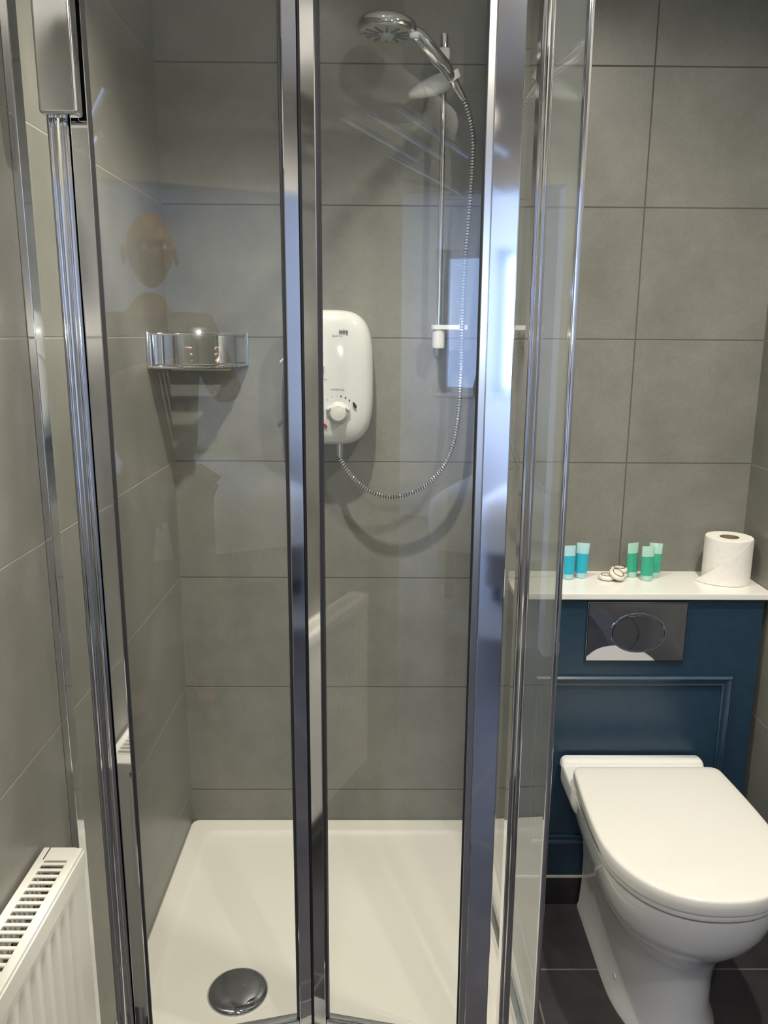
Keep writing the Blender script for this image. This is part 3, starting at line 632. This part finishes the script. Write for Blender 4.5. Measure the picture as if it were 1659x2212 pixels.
sachet_tube(0.640, 1.922, 0.35, M['green_gel'], M['clear_green'], 'green gel tube at the back left of the green trio', 'green gel tubes', 0.086)
sachet_tube(0.667, 1.890, 0.05, M['green_gel'], M['clear_green'], 'green gel tube at the front of the green trio', 'green gel tubes', 0.086)
sachet_tube(0.696, 1.920, -0.35, M['green_gel'], M['clear_green'], 'green gel tube on the right of the green trio, nearest the toilet roll', 'green gel tubes', 0.086)
def soap(c, rx, ry, label):
    MM = Matrix.Translation(c) @ Matrix.Rotation(rx, 4, 'X') @ Matrix.Rotation(ry, 4, 'Y')
    t = thing('wrapped_soap', c, label, 'soap', 'small round wrapped soaps')
    b1 = bmesh.new(); lathe(b1, [(0, -0.006), (0.014, -0.006), (0.0195, -0.0035), (0.0205, 0), (0.0195, 0.0035), (0.017, 0.0055), (0.0145, 0.006), (0, 0.0062)], (0, 0, 0), 40, MM); obj('wrapper', b1, M['soap'], t, 40)
    b2 = bmesh.new(); ring_ = [tuple(MM @ Vector((0.0135*math.cos(2*PI*k/40), 0.0135*math.sin(2*PI*k/40), 0.0062))) for k in range(41)]; tube(b2, ring_, 0.0011, 6); obj('printed_ring', b2, M['bronze'], t, 60)
soap((0.570, 1.893, SZ+0.0065), 0.0, 0.0, 'small cream wrapped soap lying leftmost, beside the blue tubes')
soap((0.592, 1.882, SZ+0.0165), 0.42, 0.30, 'small cream wrapped soap tilted at the front, its dark ring facing out')
soap((0.607, 1.915, SZ+0.0065), 0.0, 0.0, 'small cream wrapped soap at the back, underneath another soap on the shelf')
soap((0.607, 1.916, SZ+0.0190), 0.0, 0.02, 'small cream wrapped soap at the back, stacked on top and ring facing up')
# toilet roll
rx_, ry_ = 0.862, 1.888; RR, RH = 0.056, 0.112
tr = thing('toilet_roll', (rx_, ry_, SZ), 'white toilet roll standing on the shelf in the right corner', 'toilet roll')
bm = bmesh.new(); lathe(bm, [(0.023, 0.001), (RR-0.002, 0), (RR, 0.002), (RR, RH-0.003), (RR-0.002, RH), (0.023, RH-0.001), (0.023, 0.001)], (rx_, ry_, SZ), 64); obj('paper', bm, M['paper'], tr, 40)
bm = bmesh.new(); lathe(bm, [(0.0225, 0), (0.0225, RH-0.001), (0.0215, RH-0.001), (0.0215, 0), (0.0225, 0)], (rx_, ry_, SZ), 40); obj('card_core', bm, M['card'], tr, 40)
bm = bmesh.new(); g = []     # loose outer sheet, torn on the slant, flaring away at its foot
n, m_ = 24, 14
for lay in (0, 1):
    g_ = []
    for i in range(n+1):
        t = i/n; a = math.radians(-40-140*t); row = []
        ztop = max(0.004, (RH-0.001)*(1.0-0.97*max(0, (t-0.10)/0.90)**1.1))
        for j in range(m_+1):
            z = 0.001+(ztop-0.001)*j/m_
            fl_ = 0.0009-0.0006*lay+0.034*max(0, t-0.5)**1.5*1.6*max(0, 1-z/RH)
            row.append(bm.verts.new((rx_+(RR+fl_)*math.cos(a), ry_+(RR+fl_)*math.sin(a), SZ+z)))
        g_.append(row)
    g.append(g_)
o_, i_ = g
for i in range(n):
    for j in range(m_):
        bm.faces.new((o_[i][j], o_[i+1][j], o_[i+1][j+1], o_[i][j+1])); bm.faces.new((i_[i][j], i_[i][j+1], i_[i+1][j+1], i_[i+1][j]))
    bm.faces.new((o_[i][m_], o_[i+1][m_], i_[i+1][m_], i_[i][m_])); bm.faces.new((o_[i][0], i_[i][0], i_[i+1][0], o_[i+1][0]))
for q_ in (0, n):
    for j in range(m_): bm.faces.new((o_[q_][j], o_[q_][j+1], i_[q_][j+1], i_[q_][j]))
obj('loose_sheet', bm, M['paper'], tr, 50)

# ---------------------------------------------------------------- radiator on the left wall
RX0, RX1, RYN, RYF, RZ0, RZ1 = -0.494, -0.4335, 0.30, 1.066, 0.14, 0.677
rd = thing('radiator', (RX0, 0.5*(RYN+RYF), RZ0), 'white ribbed panel radiator with slotted top grille on left wall', 'radiator')
bm = bmesh.new()
# front panel with pressed vertical flutes (profile along Y)
prof = []; y = RYN+0.02; pitch_ = 0.0333; xf = RX1-0.004
prof.append((RX1-0.012, RYN)); prof.append((xf, RYN+0.004))
def fl(yy):
    u = ((yy-(RYN+0.03)) % pitch_)/pitch_
    d = 0.5-0.5*math.cos(2*PI*u); return d**2.2
NY = 300
zs_ = [(RZ0, 0), (RZ0+0.03, 0), (RZ0+0.045, .6), (RZ0+0.055, 1), (RZ0+0.2, 1), (RZ1-0.090, 1), (RZ1-0.078, 0.93), (RZ1-0.068, 0.75), (RZ1-0.060, 0.45), (RZ1-0.053, 0.15), (RZ1-0.048, 0), (RZ1-0.030, 0)]
A3, B3 = [], []
for i in range(NY+1):
    yy = RYN+(RYF-RYN)*i/NY; edge = min(1, max(0, (yy-RYN-0.02)/0.01), max(0, (RYF-0.028-yy)/0.01))
    A3.append([bm.verts.new((xf-0.0075*fl(yy)*edge*k, yy, z)) for (z, k) in zs_]); B3.append([bm.verts.new((xf-0.0105, yy, z)) for (z, k) in zs_])
nz_ = len(zs_)
for i in range(NY):
    for j in range(nz_-1):
        bm.faces.new((A3[i][j], A3[i+1][j], A3[i+1][j+1], A3[i][j+1])); bm.faces.new((B3[i][j], B3[i][j+1], B3[i+1][j+1], B3[i+1][j]))
    bm.faces.new((A3[i][-1], A3[i+1][-1], B3[i+1][-1], B3[i][-1])); bm.faces.new((A3[i][0], B3[i][0], B3[i+1][0], A3[i+1][0]))
for i in (0, NY):
    for j in range(nz_-1): bm.faces.new((A3[i][j], A3[i][j+1], B3[i][j+1], B3[i][j]))
obj('front_panel', bm, M['rad'], rd, 50)
bm = bmesh.new(); box(bm, RX0, RX0+0.006, RYN, RYF, RZ0, RZ1-0.004, 0.001); obj('rear_panel', bm, M['rad'], rd)
bm = bmesh.new(); box(bm, RX0+0.006, xf-0.009, RYF-0.004, RYF, RZ0+0.02, RZ1-0.004, 0.001); obj('end_cover', bm, M['rad'], rd)
bm = bmesh.new(); box(bm, RX0+0.006, xf-0.009, RYN, RYN+0.004, RZ0+0.02, RZ1-0.004, 0.001); obj('end_cover', bm, M['rad'], rd)
bm = bmesh.new()     # top grille frame with rails and cross slats
box(bm, RX0, RX0+0.012, RYN, RYF, RZ1-0.004, RZ1, 0.0012); box(bm, RX1-0.016, RX1-0.002, RYN, RYF, RZ1-0.020, RZ1, 0.003); 
box(bm, RX1-0.004, RX1, RYN, RYF, RZ1-0.034, RZ1-0.005, 0.0018)
box(bm, RX0+0.008, RX1-0.012, RYF-0.030, RYF, RZ1-0.004, RZ1, 0.0012); box(bm, RX0+0.008, RX1-0.012, RYN, RYN+0.03, RZ1-0.004, RZ1, 0.0012)
gr = obj('top_grille', bm, M['rad'], rd, 35)
nb = 52
for i in range(nb):
    yy = RYN+0.034+(RYF-RYN-0.070)*i/(nb-1); bm = bmesh.new()
    box(bm, RX0+0.010, RX1-0.014, yy-0.0028, yy+0.0028, RZ1-0.005, RZ1-0.001, 0.001, 1); obj('grille_bar', bm, M['rad'], gr)
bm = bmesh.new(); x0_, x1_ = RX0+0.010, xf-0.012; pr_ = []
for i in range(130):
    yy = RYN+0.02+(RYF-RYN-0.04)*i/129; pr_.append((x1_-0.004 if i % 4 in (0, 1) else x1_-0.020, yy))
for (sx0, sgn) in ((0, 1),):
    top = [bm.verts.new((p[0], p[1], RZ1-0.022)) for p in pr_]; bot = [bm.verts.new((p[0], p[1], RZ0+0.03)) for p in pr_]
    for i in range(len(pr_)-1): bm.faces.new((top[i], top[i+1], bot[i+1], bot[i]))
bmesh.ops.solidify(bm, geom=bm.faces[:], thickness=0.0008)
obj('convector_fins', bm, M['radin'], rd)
for yy in (RYN+0.12, RYF-0.12):
    bm = bmesh.new(); box(bm, XL, RX0+0.001, yy-0.015, yy+0.015, 0.3, 0.6); obj('wall_bracket', bm, M['rad'], rd)
for yy in (RYN+0.02, RYF-0.02):
    bm = bmesh.new(); cyl(bm, (-0.464, yy, 0), (-0.464, yy, RZ0+0.02), 0.0075, seg=16); obj('feed_pipe', bm, M['chrome'], rd, 40)

# ---------------------------------------------------------------- behind the camera, seen in reflections
bd_ = thing('bed', (0, -2.9, 0), 'double bed with white duvet in the room behind the viewer', 'bed')
bm = bmesh.new(); loft(bm, [rrect(-0.9, 0.95, -3.50, -1.62, 0.05, 0.10), rrect(-0.9, 0.95, -3.50, -1.62, 0.05, 0.34)]); obj('base', bm, M['carpet'], bd_, 40)
bm = bmesh.new(); loft(bm, [rrect(-0.93, 0.98, -3.51, -1.58, 0.09, 0.30), rrect(-0.95, 1.0, -3.52, -1.56, 0.10, 0.45), rrect(-0.94, 0.99, -3.51, -1.57, 0.10, 0.56), rrect(-0.88, 0.93, -3.47, -1.63, 0.10, 0.61), rrect(-0.7, 0.75, -3.3, -1.8, 0.10, 0.625)]); obj('duvet', bm, M['towel'], bd_, 60)
for yy in (-3.42, -1.70):
    for xx in (-0.84, 0.89):
        bm = bmesh.new(); cyl(bm, (xx, yy, 0), (xx, yy, 0.10), 0.025, seg=16); obj('leg', bm, M['black'], bd_, 40)
for i, (px_, lb) in enumerate(((-0.42, 'white pillow on the bed, on the window side'), (0.48, 'white pillow on the bed, away from the window'))):
    bm = bmesh.new(); bmesh.ops.create_uvsphere(bm, u_segments=32, v_segments=20, radius=1.0)
    for v in bm.verts:
        x, y, z = v.co; f_ = lambda t: math.copysign(abs(t)**0.6, t); v.co = (px_+0.34*f_(x), -3.20+0.22*f_(y), 0.70+0.075*z)
    tag(obj('pillow', bm, M['towel'], smooth=180), lb, 'pillow', 'white pillows on the bed')
# towel rail on the left wall above the radiator
tw = thing('towel_rail', (XL, 0.20, 1.9), 'chrome towel shelf on left wall above the radiator', 'towel rail')
for (xx, z) in ((XL+0.22, 1.95), (XL+0.14, 1.95), (XL+0.06, 1.95), (XL+0.20, 1.85)):
    bm = bmesh.new(); cyl(bm, (xx, -0.07, z), (xx, 0.50, z), 0.009, seg=16); obj('rail_bar', bm, M['chrome'], tw, 40)
for yy in (-0.07, 0.50):
    bm = bmesh.new(); tube(bm, [(XL, yy, 1.94), (XL+0.12, yy, 1.95), (XL+0.23, yy, 1.95)], 0.008, 12); tube(bm, [(XL, yy, 1.90), (XL+0.20, yy, 1.85)], 0.007, 12); obj('rail_arm', bm, M['chrome'], tw, 40)
def towel(cx_, cy_, z, r, label):
    q = bmesh.new(); pts = []
    for i in range(140):
        t = i/139; a = t*2*PI*4.2; rad = r*(0.12+0.88*t); pts.append((cx_+rad*math.cos(a), z+rad*math.sin(a)))
    A_ = [q.verts.new((p[0], cy_-0.13, p[1])) for p in pts]; B_ = [q.verts.new((p[0], cy_+0.13, p[1])) for p in pts]
    for i in range(139): q.faces.new((A_[i], A_[i+1], B_[i+1], B_[i]))
    bmesh.ops.solidify(q, geom=q.faces[:], thickness=0.010)
    tag(obj('rolled_towel', q, M['towel'], smooth=60), label, 'towel', 'rolled white towels')
towel(XL+0.125, 0.07, 2.035, 0.068, 'rolled white towel on the towel shelf, nearer the doorway')
towel(XL+0.125, 0.36, 2.035, 0.068, 'rolled white towel on the towel shelf, nearer the shower')

# the person taking the picture and the telephone
ph = thing('mobile_phone', (0.03, -0.006, EYE-0.05), 'black mobile phone held up by the person', 'phone')
bm = bmesh.new(); box(bm, -0.016, 0.058, -0.016, -0.008, EYE-0.125, EYE+0.022, 0.003, 3); obj('phone_body', bm, M['phone'], ph, 40)
bm = bmesh.new(); lathe(bm, [(0, 0.0025), (0.004, 0.0025), (0.0055, 0)], (0, 0, 0), 20, Matrix.Translation((0.020, -0.0082, EYE-0.008)) @ Matrix.Rotation(-PI/2, 4, 'X')); obj('lens_ring', bm, M['chrome'], ph, 40)
def skin_mesh(name, V_, E_, Rr, m, parent, lv=2):
    me = bpy.data.meshes.new(name); me.from_pydata(V_, E_, []); o = bpy.data.objects.new(name, me); COL.objects.link(o)
    mod = o.modifiers.new('skin', 'SKIN'); sv = me.skin_vertices[0].data if me.skin_vertices else None
    if sv is None:
        bm_ = bmesh.new(); bm_.from_mesh(me); bm_.verts.layers.skin.verify(); bm_.to_mesh(me); bm_.free(); sv = me.skin_vertices[0].data
    for i, r in enumerate(Rr):
        sv[i].radius = (r, r) if isinstance(r, (int, float)) else r; sv[i].use_root = (i == 0)
    mod.use_smooth_shade = True
    s2 = o.modifiers.new('sub', 'SUBSURF'); s2.levels = lv; s2.render_levels = lv
    dg = bpy.context.evaluated_depsgraph_get(); me2 = bpy.data.meshes.new_from_object(o.evaluated_get(dg))
    COL.objects.unlink(o); bpy.data.objects.remove(o); me2.materials.clear(); me2.materials.append(m)
    for p in me2.polygons: p.use_smooth = True
    r_ = bpy.data.objects.new(name, me2); COL.objects.link(r_)
    r_.parent = parent; r_.matrix_parent_inverse = world_mat(parent).inverted(); return r_
PXc, PYc = -0.06, -0.42
pe = thing('person', (PXc, PYc, 0), 'bald person in dark clothes standing and holding up a phone', 'person')
# skeleton: body with neck, head base, arms and legs in one surface (skin shows at head and forearms)
V_ = [(PXc, PYc, 0.95), (PXc, PYc-0.01, 1.10), (PXc, PYc, 1.28), (PXc, PYc, 1.42), (PXc, PYc+0.01, 1.51), (PXc, PYc+0.02, 1.57),
      (PXc-0.17, PYc, 1.44), (PXc-0.22, PYc+0.06, 1.22), (PXc-0.10, PYc+0.27, 1.30), (PXc+0.035, PYc+0.355, 1.335),
      (PXc+0.17, PYc, 1.44), (PXc+0.24, PYc+0.06, 1.22), (PXc+0.20, PYc+0.26, 1.29), (PXc+0.135, PYc+0.35, 1.335),
      (PXc-0.10, PYc, 0.86), (PXc-0.12, PYc+0.01, 0.49), (PXc-0.13, PYc-0.02, 0.09), (PXc-0.14, PYc+0.14, 0.035),
      (PXc+0.10, PYc, 0.86), (PXc+0.12, PYc+0.01, 0.49), (PXc+0.13, PYc-0.02, 0.09), (PXc+0.14, PYc+0.14, 0.035)]
E_ = [(0, 1), (1, 2), (2, 3), (3, 4), (4, 5), (3, 6), (6, 7), (7, 8), (8, 9), (3, 10), (10, 11), (11, 12), (12, 13), (0, 14), (14, 15), (15, 16), (16, 17), (0, 18), (18, 19), (19, 20), (20, 21)]
Rr = [(0.11, 0.08), (0.10, 0.07), (0.11, 0.075), (0.08, 0.055), 0.055, 0.052, 0.045, 0.036, 0.034, 0.027, 0.045, 0.036, 0.034, 0.027, 0.07, 0.05, 0.042, 0.032, 0.07, 0.05, 0.042, 0.032]
bd = skin_mesh('body', V_, E_, Rr, M['skin'], pe)
# clothing shells follow the body
Vs = V_[:4]+[V_[6], V_[7], V_[10], V_[11]]
skin_mesh('shirt', [V_[0], V_[1], V_[2], V_[3], V_[6], V_[7], V_[10], V_[11], tuple(0.5*(a+b) for a, b in zip(V_[7], V_[8])), tuple(0.5*(a+b) for a, b in zip(V_[11], V_[12]))], [(0, 1), (1, 2), (2, 3), (3, 4), (4, 5), (5, 8), (3, 6), (6, 7), (7, 9)], [(0.165, 0.125), (0.155, 0.115), (0.175, 0.125), (0.15, 0.105), 0.078, 0.060, 0.078, 0.060, 0.052, 0.052], M['shirt'], pe)
skin_mesh('trousers', [V_[0], V_[14], V_[15], (PXc-0.13, PYc-0.01, 0.12), V_[18], V_[19], (PXc+0.13, PYc-0.01, 0.12)], [(0, 1), (1, 2), (2, 3), (0, 4), (4, 5), (5, 6)], [(0.16, 0.12), 0.10, 0.072, 0.062, 0.10, 0.072, 0.062], M['trousers'], pe)
# head: shaped ellipsoid with brow, nose, chin
bm = bmesh.new(); bmesh.ops.create_uvsphere(bm, u_segments=48, v_segments=36, radius=1.0)
hcx, hcy, hcz = PXc+0.005, PYc+0.035, 1.695
for v in bm.verts:
    x, y, z = v.co; k = 1.0
    fx = 0.076*x*(1-0.20*max(0, -z)); fy = 0.096*y; fz = 0.118*z
    if y > 0:
        g_ = math.exp(-((x/0.16)**2))
        fy += 0.020*g_*math.exp(-(((z+0.22)/0.16)**2))      # nose
        fy -= 0.010*math.exp(-(((abs(x)-0.38)/0.18)**2))*math.exp(-(((z-0.02)/0.12)**2))   # eye sockets
        fy += 0.006*math.exp(-(((z-0.20)/0.12)**2))         # brow
        fy -= 0.005*math.exp(-(((z+0.50)/0.05)**2))*math.exp(-((x/0.35)**2))   # mouth line
        fy += 0.010*math.exp(-(((z+0.82)/0.16)**2))*math.exp(-((x/0.4)**2))    # chin
    v.co = (hcx+fx, hcy+fy, hcz+fz)
hd = obj('head', bm, M['skin'], pe, 180)
for s in (-1, 1):
    bm = bmesh.new(); bmesh.ops.create_uvsphere(bm, u_segments=16, v_segments=12, radius=1.0)
    for v in bm.verts:
        x, y, z = v.co; v.co = (hcx+s*(0.076+0.010)+0.009*x, hcy-0.005+0.020*y+(-0.006*z), hcz-0.012+0.033*z)
    obj('ear', bm, M['skin'], hd, 180)
    bm = bmesh.new(); bmesh.ops.create_uvsphere(bm, u_segments=16, v_segments=12, radius=0.0115); bmesh.ops.translate(bm, verts=bm.verts, vec=(hcx+s*0.030, hcy+0.079, hcz+0.003)); obj('eye', bm, M['eye'], hd, 180)
# hands: palm and five fingers each closing round the phone's edges
def hand(wx, wy, wz, s):
    px = 0.021+s*0.052
    V2 = [(wx, wy, wz), (px+s*0.008, -0.035, EYE-0.085), (px+s*0.006, -0.030, EYE-0.060)]; E2 = [(0, 1), (1, 2)]; R2 = [0.024, (0.020, 0.014), (0.020, 0.012)]
    for i, ln in enumerate((0.9, 1.0, 0.95, 0.8)):
        zz = EYE-0.045-0.019*i; b = len(V2)
        V2 += [(px+s*0.002, -0.020, zz), (px-s*0.004, -0.001-0.002*s, zz+0.002), (px-s*0.022*ln, 0.0005-0.003, zz+0.004)]
        V2[-2] = (px+s*0.001, -0.001, zz+0.001); V2[-1] = (px-s*0.016*ln-s*0.004, -0.0015, zz+0.003)
        E2 += [(1 if i > 1 else 2, b), (b, b+1), (b+1, b+2)]; R2 += [0.0085, 0.0075, 0.0062]
    b = len(V2); V2 += [(px-s*0.004, -0.034, EYE-0.070), (px-s*0.020, -0.026, EYE-0.052), (px-s*0.030, -0.024, EYE-0.038)]; E2 += [(1, b), (b, b+1), (b+1, b+2)]; R2 += [0.011, 0.0095, 0.008]
    return skin_mesh('hand', V2, E2, R2, M['skin'], pe, 2)
hand(*V_[9], -1); hand(*V_[13], 1)
for s in (-1, 1):
    bm = bmesh.new(); loft(bm, [rrect(PXc+s*0.135-0.045*k, PXc+s*0.135+0.045*k, PYc-0.075*k-0.0, PYc+0.185*k, 0.04*k, z) for (z, k) in ((0.0, 1.0), (0.025, 1.03), (0.06, 0.92), (0.085, 0.62))]); obj('shoe', bm, M['black'], pe, 50)
